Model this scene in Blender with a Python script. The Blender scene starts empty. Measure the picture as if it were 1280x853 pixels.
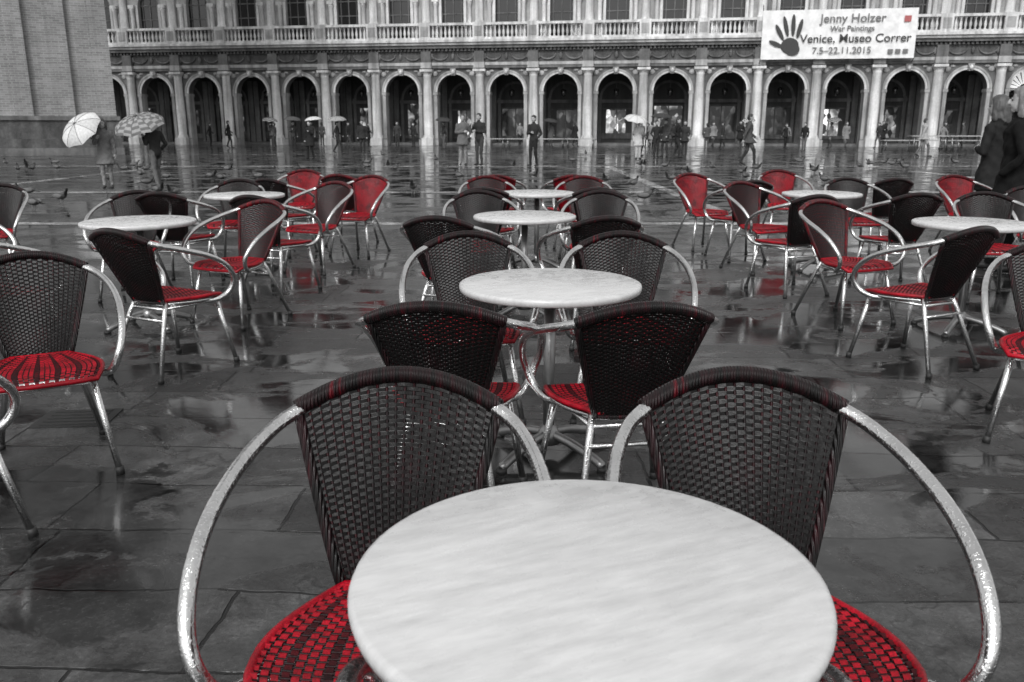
import bpy, math, random, bmesh
import numpy as np
from mathutils import Vector, Matrix, noise as mnoise
random.seed(7)
scene=bpy.context.scene
COL=scene.collection
pi=math.pi

# ------------------------------------------------------------------ materials
def newmat(name):
    m=bpy.data.materials.new(name); m.use_nodes=True
    nt=m.node_tree; b=nt.nodes['Principled BSDF']
    return m,nt,b
def N(nt,t,**k):
    n=nt.nodes.new(t)
    for a,v in k.items(): setattr(n,a,v)
    return n
def L(nt,a,b): nt.links.new(a,b)
def g(v): return (v,v,v,1)
def ramp(nt,fac,stops):
    r=N(nt,'ShaderNodeValToRGB')
    e=r.color_ramp.elements
    while len(e)<len(stops): e.new(0.5)
    for i,(p,c) in enumerate(stops):
        e[i].position=p; e[i].color=c if not isinstance(c,(int,float)) else g(c)
    L(nt,fac,r.inputs['Fac']); return r
def noise(nt,vec,scale,detail=4,rough=.55,dist=0):
    n=N(nt,'ShaderNodeTexNoise'); n.inputs['Scale'].default_value=scale
    n.inputs['Detail'].default_value=detail; n.inputs['Roughness'].default_value=rough
    n.inputs['Distortion'].default_value=dist
    if vec is not None: L(nt,vec,n.inputs['Vector'])
    return n
def mapping(nt,vec,scale=(1,1,1),rot=(0,0,0)):
    m=N(nt,'ShaderNodeMapping'); m.inputs['Scale'].default_value=scale; m.inputs['Rotation'].default_value=rot
    L(nt,vec,m.inputs['Vector']); return m.outputs['Vector']
def geo(nt): return N(nt,'ShaderNodeNewGeometry').outputs['Position']
def objc(nt): return N(nt,'ShaderNodeTexCoord').outputs['Object']
def mth(nt,op,a,b=None,clamp=False):
    n=N(nt,'ShaderNodeMath',operation=op); n.use_clamp=clamp
    for i,x in enumerate((a,b)):
        if x is None: continue
        if isinstance(x,(int,float)): n.inputs[i].default_value=x
        else: L(nt,x,n.inputs[i])
    return n.outputs[0]
def bump(nt,b,h,strength=.5,dist=.01):
    n=N(nt,'ShaderNodeBump'); n.inputs['Distance'].default_value=dist
    if isinstance(strength,(int,float)): n.inputs['Strength'].default_value=strength
    else: L(nt,strength,n.inputs['Strength'])
    L(nt,h,n.inputs['Height']); L(nt,n.outputs[0],b.inputs['Normal'])
def mixc(nt,f,a,b,bt='MIX'):
    n=N(nt,'ShaderNodeMix',data_type='RGBA',blend_type=bt)
    if isinstance(f,(int,float)): n.inputs[0].default_value=f
    else: L(nt,f,n.inputs[0])
    for i,x in ((6,a),(7,b)):
        if isinstance(x,tuple): n.inputs[i].default_value=x
        else: L(nt,x,n.inputs[i])
    return n.outputs[2]

def mat_stone(name,lo,hi,scale=.6,rough=.7,streak=True,bs=.4):
    m,nt,b=newmat(name); p=geo(nt)
    n1=noise(nt,p,scale,6,.65)
    r=ramp(nt,n1.outputs[0],[(.3,lo),(.7,hi)])
    c=r.outputs[0]
    if streak:
        n2=noise(nt,mapping(nt,p,(2.2,2.2,.18)),1.0,5,.6)
        r2=ramp(nt,n2.outputs[0],[(.35,.42),(.62,1.0)])
        c=mixc(nt,.85,c,r2.outputs[0],'MULTIPLY')
    n3=noise(nt,p,9,4,.6)
    r3=ramp(nt,n3.outputs[0],[(.3,.75),(.7,1.05)])
    c=mixc(nt,.7,c,r3.outputs[0],'MULTIPLY')
    L(nt,c,b.inputs['Base Color']); b.inputs['Roughness'].default_value=rough
    bump(nt,b,n3.outputs[0],bs,.03)
    return m
M_STONE=mat_stone('pale_istrian_stone',.28,.58)
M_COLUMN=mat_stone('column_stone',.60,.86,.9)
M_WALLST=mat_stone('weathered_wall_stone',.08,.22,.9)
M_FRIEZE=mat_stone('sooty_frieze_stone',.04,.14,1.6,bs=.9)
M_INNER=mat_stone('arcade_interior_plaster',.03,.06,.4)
def mat_plain(name,v,rough=.6,metal=0,bsc=0,bst=.3,spec=.5):
    m,nt,b=newmat(name)
    c=v if isinstance(v,tuple) else g(v)
    n=noise(nt,objc(nt),bsc or 14,4)
    r=ramp(nt,n.outputs[0],[(.3,tuple(x*.8 for x in c[:3])+(1,)),(.7,tuple(min(1,x*1.12) for x in c[:3])+(1,))])
    L(nt,r.outputs[0],b.inputs['Base Color'])
    b.inputs['Roughness'].default_value=rough; b.inputs['Metallic'].default_value=metal
    b.inputs['Specular IOR Level'].default_value=spec
    if bsc: bump(nt,b,n.outputs[0],bst,.01)
    return m
M_GLASS=mat_plain('dark_window_glass',.02,.12)
M_WFRAME=mat_plain('window_frame_paint',.35,.5)
def mat_shop(name,st,scale):
    m,nt,b=newmat(name); p=geo(nt)
    v=N(nt,'ShaderNodeTexVoronoi'); v.inputs['Scale'].default_value=scale
    L(nt,mapping(nt,p,(1,1,.7)),v.inputs['Vector'])
    bw=N(nt,'ShaderNodeRGBToBW'); L(nt,v.outputs['Color'],bw.inputs[0])
    r=ramp(nt,bw.outputs[0],[(.35,.02),(.6,.35),(.8,1.0)])
    n=noise(nt,p,1.2,2); r2=ramp(nt,n.outputs[0],[(.4,.15),(.65,1.0)])
    c=mixc(nt,1,r.outputs[0],r2.outputs[0],'MULTIPLY')
    b.inputs['Base Color'].default_value=g(.03); b.inputs['Roughness'].default_value=.1
    L(nt,c,b.inputs['Emission Color']); b.inputs['Emission Strength'].default_value=st
    return m
SHOPS=[mat_shop('lit_shop_window_dim',.15,2.6),mat_shop('lit_shop_window',.9,3.1),mat_shop('lit_shop_window_bright',2.2,2.6)]

# ground
def mat_paving(name,lo,hi,bw=.8,rh=.38,mort=.007,wet=(.04,.38),dark=.5):
    m,nt,b=newmat(name); p=geo(nt)
    nd=noise(nt,p,1.3,5,.6)
    off=N(nt,'ShaderNodeVectorMath',operation='SCALE'); L(nt,nd.outputs['Color'],off.inputs[0]); off.inputs['Scale'].default_value=.13
    add=N(nt,'ShaderNodeVectorMath',operation='ADD'); L(nt,p,add.inputs[0]); L(nt,off.outputs[0],add.inputs[1])
    br=N(nt,'ShaderNodeTexBrick'); br.offset=.37; br.offset_frequency=2; br.squash=1.4; br.squash_frequency=3
    L(nt,mapping(nt,add.outputs[0],(1,1,1),(0,0,math.radians(1.5))),br.inputs['Vector'])
    br.inputs['Scale'].default_value=1; br.inputs['Brick Width'].default_value=bw; br.inputs['Row Height'].default_value=rh
    br.inputs['Mortar Size'].default_value=mort; br.inputs['Mortar Smooth'].default_value=.5
    br.inputs['Color1'].default_value=g(lo); br.inputs['Color2'].default_value=g(hi); br.inputs['Mortar'].default_value=g(lo*.25)
    n1=noise(nt,p,.45,5,.6); r1=ramp(nt,n1.outputs[0],[(.3,.55),(.7,1.4)])
    c=mixc(nt,1,br.outputs['Color'],r1.outputs[0],'MULTIPLY')
    n2=noise(nt,p,6,12,.75); r2=ramp(nt,n2.outputs[0],[(.35,.30),(.65,1.6)])
    c=mixc(nt,.95,c,r2.outputs[0],'MULTIPLY')
    n4=noise(nt,p,70,3,.7); r4=ramp(nt,n4.outputs[0],[(.35,.6),(.60,1.0),(.74,2.0)])
    c=mixc(nt,.8,c,r4.outputs[0],'MULTIPLY')
    v=N(nt,'ShaderNodeTexVoronoi',feature='DISTANCE_TO_EDGE'); v.inputs['Scale'].default_value=1.3
    nw=noise(nt,p,3,4); sc=N(nt,'ShaderNodeVectorMath',operation='SCALE'); L(nt,nw.outputs['Color'],sc.inputs[0]); sc.inputs['Scale'].default_value=.7
    ad=N(nt,'ShaderNodeVectorMath',operation='ADD'); L(nt,p,ad.inputs[0]); L(nt,sc.outputs[0],ad.inputs[1]); L(nt,ad.outputs[0],v.inputs['Vector'])
    rc=ramp(nt,v.outputs['Distance'],[(.0,.25),(.014,1.0)])
    c=mixc(nt,.7,c,rc.outputs[0],'MULTIPLY')
    np_=noise(nt,mapping(nt,p,(1,1.6,1)),1.15,7,.64,.6)
    pud=ramp(nt,np_.outputs[0],[(.490,0.0),(.545,1.0)])
    dk=ramp(nt,pud.outputs[0],[(0,dark),(1,1.0)]); c=mixc(nt,1,c,dk.outputs[0],'MULTIPLY')
    L(nt,c,b.inputs['Base Color'])
    rr=N(nt,'ShaderNodeMapRange'); L(nt,pud.outputs[0],rr.inputs[0]); rr.inputs[3].default_value=wet[0]; rr.inputs[4].default_value=wet[1]
    rg=mth(nt,'MULTIPLY',mth(nt,'SUBTRACT',n2.outputs[0],.5),.9); rg=mth(nt,'MULTIPLY',rg,pud.outputs[0])
    rsum=mth(nt,'ADD',rr.outputs[0],rg); rsum=mth(nt,'MAXIMUM',rsum,.04)
    L(nt,rsum,b.inputs['Roughness'])
    b.inputs['IOR'].default_value=1.5
    h=mth(nt,'MULTIPLY',n2.outputs[0],1.0)
    h=mth(nt,'ADD',h,mth(nt,'MULTIPLY',noise(nt,p,2.2,3).outputs[0],1.1))
    h=mth(nt,'SUBTRACT',h,mth(nt,'MULTIPLY',br.outputs['Fac'],1.1))
    h=mth(nt,'ADD',h,mth(nt,'MULTIPLY',n4.outputs[0],.18))
    st=mth(nt,'ADD',mth(nt,'MULTIPLY',pud.outputs[0],.75),.05)
    bump(nt,b,h,st,.014)
    return m
M_GROUND=mat_paving('wet_trachyte_paving',.024,.088)
M_BAND=mat_paving('wet_white_stone_band',.36,.5,1.1,3.0,.006,wet=(.06,.3),dark=.8)

def mat_wicker(name,c1,c2,rough=.33,lo=.45,hi=.62,sc=9,fine=260,spec=.35):
    m,nt,b=newmat(name); p=objc(nt)
    n=noise(nt,mapping(nt,p,(1,1,1)),sc,3,.6)
    r=ramp(nt,n.outputs[0],[(lo,c1),(hi,c2)])
    n2=noise(nt,p,fine,2); r2=ramp(nt,n2.outputs[0],[(.35,.55),(.65,1.2)])
    c=mixc(nt,.8,r.outputs[0],r2.outputs[0],'MULTIPLY')
    L(nt,c,b.inputs['Base Color']); b.inputs['Roughness'].default_value=rough
    b.inputs['Specular IOR Level'].default_value=spec
    bump(nt,b,n2.outputs[0],.3,.002)
    return m
BLK=(.006,.0055,.0055,1)
M_WDARK=mat_wicker('black_wicker',BLK,(.013,.005,.006,1),.34,.55,.78,7,spec=.22)
M_WRED=mat_wicker('red_wicker',(.20,.001,.007,1),(.40,.002,.014,1),.38,.4,.62,12,spec=.3)
M_WSTAKE=mat_wicker('black_wicker_stake',(.008,.003,.004,1),(.03,.003,.005,1),.45,spec=.2)
M_WMIX=mat_wicker('dark_red_wicker',(.070,.002,.005,1),(.014,.004,.005,1),.42,.4,.62,9,spec=.2)
M_WREDB=mat_wicker('red_back_wicker',(.26,.001,.009,1),(.06,.002,.005,1),.42,.44,.66,9,spec=.2)
def mat_rail(name,c1,c2,c3):
    m,nt,b=newmat(name); p=objc(nt)
    n=noise(nt,mapping(nt,p,(60,6,6)),1,3)
    r=ramp(nt,n.outputs[0],[(.42,c1),(.6,c2),(.75,c3)])
    L(nt,r.outputs[0],b.inputs['Base Color']); b.inputs['Roughness'].default_value=.33
    b.inputs['Specular IOR Level'].default_value=.35
    w=N(nt,'ShaderNodeTexWave',bands_direction='X'); w.inputs['Scale'].default_value=45; w.inputs['Distortion'].default_value=1.0
    L(nt,p,w.inputs['Vector'])
    bump(nt,b,w.outputs['Fac'],.9,.004); return m
M_RAIL=mat_rail('wrapped_rail_black',BLK,(.022,.006,.008,1),(.14,.003,.009,1))
M_RAILR=mat_rail('wrapped_rail_red',(.03,.004,.006,1),(.14,.003,.008,1),(.26,.003,.010,1))
def mat_alu():
    m,nt,b=newmat('wet_aluminium_tube'); p=objc(nt)
    n=noise(nt,p,190,2,.5); n2=noise(nt,p,12,3)
    r=ramp(nt,n2.outputs[0],[(.3,.60),(.7,.80)]); L(nt,r.outputs[0],b.inputs['Base Color'])
    b.inputs['Metallic'].default_value=1
    rr=ramp(nt,n.outputs[0],[(.4,.10),(.7,.26)]); L(nt,rr.outputs[0],b.inputs['Roughness'])
    drop=ramp(nt,n.outputs[0],[(.56,0.0),(.66,1.0)])
    bump(nt,b,drop.outputs[0],.35,.0025); return m
M_ALU=mat_alu()
M_RUB=mat_plain('rubber_foot',.02,.6)
def mat_table():
    m,nt,b=newmat('pale_speckled_table_top'); p=objc(nt)
    n=noise(nt,mapping(nt,mapping(nt,p,(1,1,1),(0,0,math.radians(-24))),(10,52,10)),1,6,.7)
    r=ramp(nt,n.outputs[0],[(.25,.47),(.65,.63)])
    n2=noise(nt,p,6,4); r2=ramp(nt,n2.outputs[0],[(.3,.90),(.7,1.0)])
    L(nt,mixc(nt,1,r.outputs[0],r2.outputs[0],'MULTIPLY'),b.inputs['Base Color'])
    n3=noise(nt,p,28,3); rr=ramp(nt,n3.outputs[0],[(.45,.26),(.6,.46)]); L(nt,rr.outputs[0],b.inputs['Roughness'])
    bump(nt,b,n3.outputs[0],.10,.002); return m
M_TABLE=mat_table()
M_STEEL=mat_plain('grey_steel_column',.30,.35,.9)

# ------------------------------------------------------------------ mesh helper
class Acc:
    def __init__(s): s.v=[];s.f=[];s.m=[];s.sm=[];s.mats=[]
    def mi(s,m):
        if m not in s.mats: s.mats.append(m)
        return s.mats.index(m)
    def face(s,ids,m,sm=False): s.f.append(ids); s.m.append(s.mi(m)); s.sm.append(sm)
    def box(s,x0,x1,y0,y1,z0,z1,m,skip=''):
        b=len(s.v)
        s.v+= [(x,y,z) for z in (z0,z1) for y in (y0,y1) for x in (x0,x1)]
        F={'b':(0,2,3,1),'t':(4,5,7,6),'f':(0,1,5,4),'k':(2,6,7,3),'l':(0,4,6,2),'r':(1,3,7,5)}
        for k,q in F.items():
            if k not in skip: s.face([b+i for i in q],m)
    def tube(s,pts,r,m,seg=10,closed=False,caps=True,flat=None,sm=True):
        pts=[Vector(p) for p in pts]; n=len(pts)
        rs=r if isinstance(r,(list,tuple)) else [r]*n
        T=[]
        for i in range(n):
            if closed: t=pts[(i+1)%n]-pts[i-1]
            else: t=pts[min(i+1,n-1)]-pts[max(i-1,0)]
            T.append(t.normalized() if t.length>1e-9 else Vector((0,0,1)))
        up=Vector((0,0,1)) if abs(T[0].z)<.9 else Vector((1,0,0))
        nrm=(up-T[0]*up.dot(T[0])).normalized()
        b=len(s.v)
        for i in range(n):
            nrm=(nrm-T[i]*nrm.dot(T[i])).normalized(); bi=T[i].cross(nrm)
            for k in range(seg):
                a=2*pi*k/seg; s.v.append(tuple(pts[i]+(nrm*math.cos(a)+bi*math.sin(a))*rs[i]))
        for i in range(n if closed else n-1):
            j=(i+1)%n
            for k in range(seg):
                k2=(k+1)%seg
                s.face([b+i*seg+k,b+i*seg+k2,b+j*seg+k2,b+j*seg+k],m,sm)
        if caps and not closed:
            s.face([b+k for k in range(seg)][::-1],m); s.face([b+(n-1)*seg+k for k in range(seg)],m)
    def lathe(s,prof,c,m,seg=16,a0=0,a1=2*pi,sm=True,capt=True):
        b=len(s.v); full=abs(a1-a0-2*pi)<1e-6; ns=seg if full else seg+1
        for r,z in prof:
            for k in range(ns):
                a=a0+(a1-a0)*k/seg; s.v.append((c[0]+r*math.cos(a),c[1]+r*math.sin(a),c[2]+z))
        for i in range(len(prof)-1):
            for k in range(seg):
                k2=(k+1)%ns if full else k+1
                s.face([b+i*ns+k,b+i*ns+k2,b+(i+1)*ns+k2,b+(i+1)*ns+k],m,sm)
        if capt and full:
            s.face([b+k for k in range(ns)][::-1],m); s.face([b+(len(prof)-1)*ns+k for k in range(ns)],m)
    def ell(s,c,r,m,seg=12,rings=8,rot=None):
        b=len(s.v); c=Vector(c)
        for i in range(rings+1):
            ph=pi*i/rings
            for k in range(seg):
                a=2*pi*k/seg; p=Vector((r[0]*math.sin(ph)*math.cos(a),r[1]*math.sin(ph)*math.sin(a),r[2]*math.cos(ph)))
                if rot: p=rot@p
                s.v.append(tuple(c+p))
        for i in range(rings):
            for k in range(seg):
                k2=(k+1)%seg; s.face([b+i*seg+k,b+(i+1)*seg+k,b+(i+1)*seg+k2,b+i*seg+k2],m,True)
    def rings(s,rs,m,seg=16):
        b=len(s.v)
        for cx,cy,cz,rx,ry in rs:
            for k in range(seg):
                a=2*pi*k/seg; s.v.append((cx+rx*math.cos(a),cy+ry*math.sin(a),cz))
        for i in range(len(rs)-1):
            for k in range(seg):
                k2=(k+1)%seg; s.face([b+i*seg+k,b+i*seg+k2,b+(i+1)*seg+k2,b+(i+1)*seg+k],m,True)
        s.face([b+k for k in range(seg)][::-1],m,True); s.face([b+(len(rs)-1)*seg+k for k in range(seg)],m,True)
    def mesh(s,name):
        me=bpy.data.meshes.new(name); me.from_pydata(s.v,[],s.f)
        for m in s.mats: me.materials.append(m)
        me.polygons.foreach_set('material_index',s.m); me.polygons.foreach_set('use_smooth',s.sm)
        me.validate(); me.update(); return me
def obj(name,me,loc=(0,0,0),rz=0,parent=None,scale=1):
    o=bpy.data.objects.new(name,me); o.location=loc; o.rotation_euler=(0,0,rz)
    if scale!=1: o.scale=(scale,)*3 if not isinstance(scale,tuple) else scale
    COL.objects.link(o)
    if parent: o.parent=parent
    return o
def crom(pts,n=5):
    P=[Vector(p) for p in pts]; P=[P[0]*2-P[1]]+P+[P[-1]*2-P[-2]]; out=[]
    for i in range(1,len(P)-2):
        for k in range(n):
            t=k/n; a,b,c,d=P[i-1:i+3]
            out.append(.5*((2*b)+(c-a)*t+(2*a-5*b+4*c-d)*t*t+(3*b-a-3*c+d)*t**3))
    out.append(P[-2]); return out

# ------------------------------------------------------------------ ground
A=Acc(); A.v=[(-900,-300,0),(900,-300,0),(900,1500,0),(-900,1500,0)]; A.face([0,1,2,3],M_GROUND)
obj('piazza_ground',A.mesh('piazza_ground'))
A=Acc()
def flat(x0,x1,y0,y1,z=.004):
    b=len(A.v); A.v+=[(x0,y0,z),(x1,y0,z),(x1,y1,z),(x0,y1,z)]; A.face([b,b+1,b+2,b+3],M_BAND)
flat(-19,60,17.9,18.3); flat(-19,60,30.2,30.8); flat(-60,60,44.0,44.5)
for x in (-12.3,3.25,12.5,):
    flat(x,x+.28,12.2,17.9); flat(x,x+.28,18.3,30.2); 
flat(-19,60,11.9,12.2)
obj('white_stone_paving_bands',A.mesh('bands'))

# ------------------------------------------------------------------ chair
def backP(u,v):
    w=.108+.104*v**.9
    return Vector((u*w,-.145-.140*v-.060*(1-u*u)*(.25+.75*v),.405+.352*v+.056*(1-u*u)*v*v))
def seatP(u,v):
    w=.105+.115*math.sin(min(1,v*1.45)*pi/2)
    return Vector((u*w*(1-.12*max(0,(v-.75)/.25)**2),-.150+.375*v-.015*u*u*v,.425-.014*(1-u*u)*math.sin(pi*v)-.028*max(0,(v-.8)/.2)**2))
def weave(A,P,ns,nr,mrow,mst,hh,th,amp,altmat=None,sr=.0022):
    def nrm(u,v):
        e=.01; a=(P(u+e,v)-P(u-e,v)); b=(P(u,min(1,v+e))-P(u,max(0,v-e))); n=a.cross(b); return n.normalized(),b.normalized()
    for j in range(nr):
        v=(j+.5)/nr; b=len(A.v); cnt=2*ns+1
        for i in range(cnt):
            u=-1+2*i/(cnt-1); n,V=nrm(u*.985,v); c=P(u,v)
            o=amp*math.cos(pi*i/2+pi*j) + random.uniform(-.0004,.0004)
            dz=random.uniform(-.0005,.0005)
            for sx,sn in ((-1,-1),(1,-1),(1,1),(-1,1)):
                A.v.append(tuple(c+V*(sx*hh*(1 if sn<0 else .8)+dz)+n*(o+sn*th)))
        mm=mrow if not altmat or (j%altmat[1]) else altmat[0]
        for i in range(cnt-1):
            for k in range(4):
                k2=(k+1)%4; A.face([b+i*4+k,b+(i+1)*4+k,b+(i+1)*4+k2,b+i*4+k2],mm,False)
    for s in range(ns+1):
        u=-1+2*s/ns
        A.tube([P(u,t/10) for t in range(11)],sr,mst,5)
def make_chair(name,mback,mrail,malt=None):
    A=Acc()
    weave(A,backP,21,56,mback,M_WSTAKE,.0038,.0014,.0027,malt,.0030)
    weave(A,lambda u,v:seatP(2*v-1,(max(-1,min(1,u))+1)/2),34,24,M_WRED,M_WSTAKE,.0068,.0022,.0022,(M_WMIX,4),.0026)
    A.tube([backP(-1+2*i/24,1) for i in range(25)],.0185,mrail,12)
    for s in (-1,1):
        A.tube([backP(s,t/8) for t in range(9)],.0115,mrail,8)
    A.tube([backP(-1+2*i/12,0) for i in range(13)],.009,mrail,8)
    ring=[seatP(-1+2*i/8,0) for i in range(8)]+[seatP(1,i/10) for i in range(10)]+[seatP(1-2*i/8,1) for i in range(8)]+[seatP(-1,1-i/10) for i in range(10)]
    A.tube([p-Vector((0,0,.004)) for p in ring],.010,M_WRED,8,closed=True)
    A.tube([Vector((p.x*.93,p.y*.93,.398)) for p in ring],.010,M_ALU,8,closed=True)
    for s in (-1,1):
        e=backP(s,1)
        arm=crom([e+Vector((-s*.012,-.006,.002)),(s*.248,-.232,.735),(s*.286,-.12,.702),(s*.305,.01,.660),(s*.307,.115,.608),(s*.298,.185,.545),(s*.280,.212,.485),(s*.256,.190,.424),(s*.228,.13,.392),(s*.185,.08,.388)],6)
        A.tube(arm,.0150,M_ALU,14)
        A.tube([(s*.175,.165,.400),(s*.232,.232,.018)],[.0135,.0125],M_ALU,10)
        A.tube([(s*.112,-.125,.420),(s*.13,-.16,.35),(s*.195,-.285,.018)],[.0135,.0135,.0125],M_ALU,10)
        A.tube([(s*.232,.232,.03),(s*.234,.235,0)],.0165,M_RUB,10)
        A.tube([(s*.195,-.285,.03),(s*.197,-.288,0)],.0165,M_RUB,10)
        A.tube([(s*.125,-.15,.375),(s*.18,.17,.375)],.008,M_ALU,8)
    A.tube([(-.18,.17,.372),(.18,.17,.372)],.009,M_ALU,8)
    A.tube([(-.125,-.15,.372),(.125,-.15,.372)],.009,M_ALU,8)
    A.tube([(-.14,-.183,.315),(.14,-.183,.315)],.008,M_ALU,8)
    return A.mesh(name)
CH_D=make_chair('wicker_chair_dark',M_WDARK,M_RAIL)
CH_M=make_chair('wicker_chair_mixed',M_WDARK,M_RAILR,(M_WMIX,3))
CH_R=make_chair('wicker_chair_red',M_WREDB,M_RAILR)
def chair(x,y,psi,kind='D'):
    obj('wicker_armchair',{'D':CH_D,'M':CH_M,'R':CH_R}[kind],(x,y,0),-math.radians(psi))
chairs=[
 (.10,.90,0,'D'),
 (-.235,1.40,179,'D'),(.485,1.40,181,'D'),
 (-.21,2.80,5,'D'),(.36,2.79,-9,'D'),
 (-.20,3.88,176,'D'),(.53,3.88,184,'D'),
 (-.38,5.32,12,'D'),(.50,5.32,-12,'D'),
 (-.24,6.75,172,'D'),(.70,6.75,188,'D'),
 (-.22,7.75,5,'D'),(.72,7.75,-5,'D'),
 (-.25,8.95,175,'M'),(.75,8.95,185,'M'),
 (-.15,9.8,5,'R'),(.65,9.8,-5,'R'),
 (-1.93,4.65,26,'D'),(-1.93,5.85,206,'M'),(-3.05,6.75,170,'D'),(-1.87,3.2,152,'D'),(-1.92,2.46,24,'D'),
 (-2.95,4.75,18,'D'),(-1.93,6.9,18,'D'),(-1.85,8.0,205,'M'),(-1.65,9.1,200,'R'),(-2.85,7.25,5,'D'),
 (-2.75,8.35,176,'D'),(-2.45,9.1,15,'D'),(-2.6,10.4,180,'R'),(-1.9,9.95,12,'M'),(-3.9,5.9,100,'D'),(-4.7,7.6,170,'D'),
 (2.33,4.75,-26,'D'),(2.36,5.85,158,'M'),(2.3,6.95,-16,'D'),(2.35,8.0,156,'M'),(2.35,8.8,-10,'D'),(2.15,9.55,162,'R'),
 (3.3,10.3,180,'R'),(3.5,8.6,180,'D'),(3.25,7.15,-4,'D'),(3.8,6.6,188,'D'),(4.9,9.1,175,'R'),(2.38,3.55,206,'D'),
 (3.35,4.75,-18,'D'),(4.6,7.3,185,'D'),(4.2,5.8,-60,'D'),(3.95,9.2,-8,'D'),(5.5,7.9,200,'M'),(5.2,6.6,-20,'D'),
]
for c in chairs: chair(*c)

# ------------------------------------------------------------------ tables
def make_table(R):
    A=Acc(); H=.73; 
    prof=[(0.0005,H-.032),(R-.012,H-.032),(R-.003,H-.027),(R,H-.016),(R,H-.010),(R-.003,H-.003),(R-.010,H),(.0005,H)]
    A.lathe(prof,(0,0,0),M_TABLE,72,capt=False)
    A.lathe([(.0005,H-.040),(.14,H-.040),(.14,H-.033),(.0005,H-.0335)],(0,0,0),M_STEEL,20,capt=False,sm=False)
    A.tube([(0,0,.06),(0,0,H-.038)],.024,M_STEEL,14)
    A.lathe([(.05,.05),(.045,.10),(.026,.13)],(0,0,0),M_STEEL,14)
    for k in range(4):
        a=pi/4+k*pi/2; d=Vector((math.cos(a),math.sin(a),0))
        A.tube(crom([d*.02+Vector((0,0,.09)),d*.12+Vector((0,0,.075)),d*.24+Vector((0,0,.04)),d*.29+Vector((0,0,.018))],4),[.02]*12+[.014],M_STEEL,8)
        A.lathe([(.022,0),(.022,.014),(.012,.02)],(d.x*.285,d.y*.285,0),M_RUB,10)
    me=A.mesh('round_table'); return me
T1=make_table(.365); T0=make_table(.328)
for x,y in ((.104,1.055),(.153,3.32),(.09,6.0),(.24,8.2),(-2.50,5.65),(3.03,5.55),(-2.5,7.95),(2.95,8.1),(-2.85,3.45),(3.2,3.6)):
    obj('round_cafe_table',T0 if y<2 else T1,(x,y,0),random.uniform(-.2,.2) if y>2 else 0)
A=Acc(); A.box(-.17,.17,-.12,.12,.0,.006,M_RUB)
for i in range(5): A.box(-.13,.13,-.10+i*.045,-.08+i*.045,.006,.010,M_RUB)
obj('drain_cover',A.mesh('drain'),(-2.05,3.75,0),.1)

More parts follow.
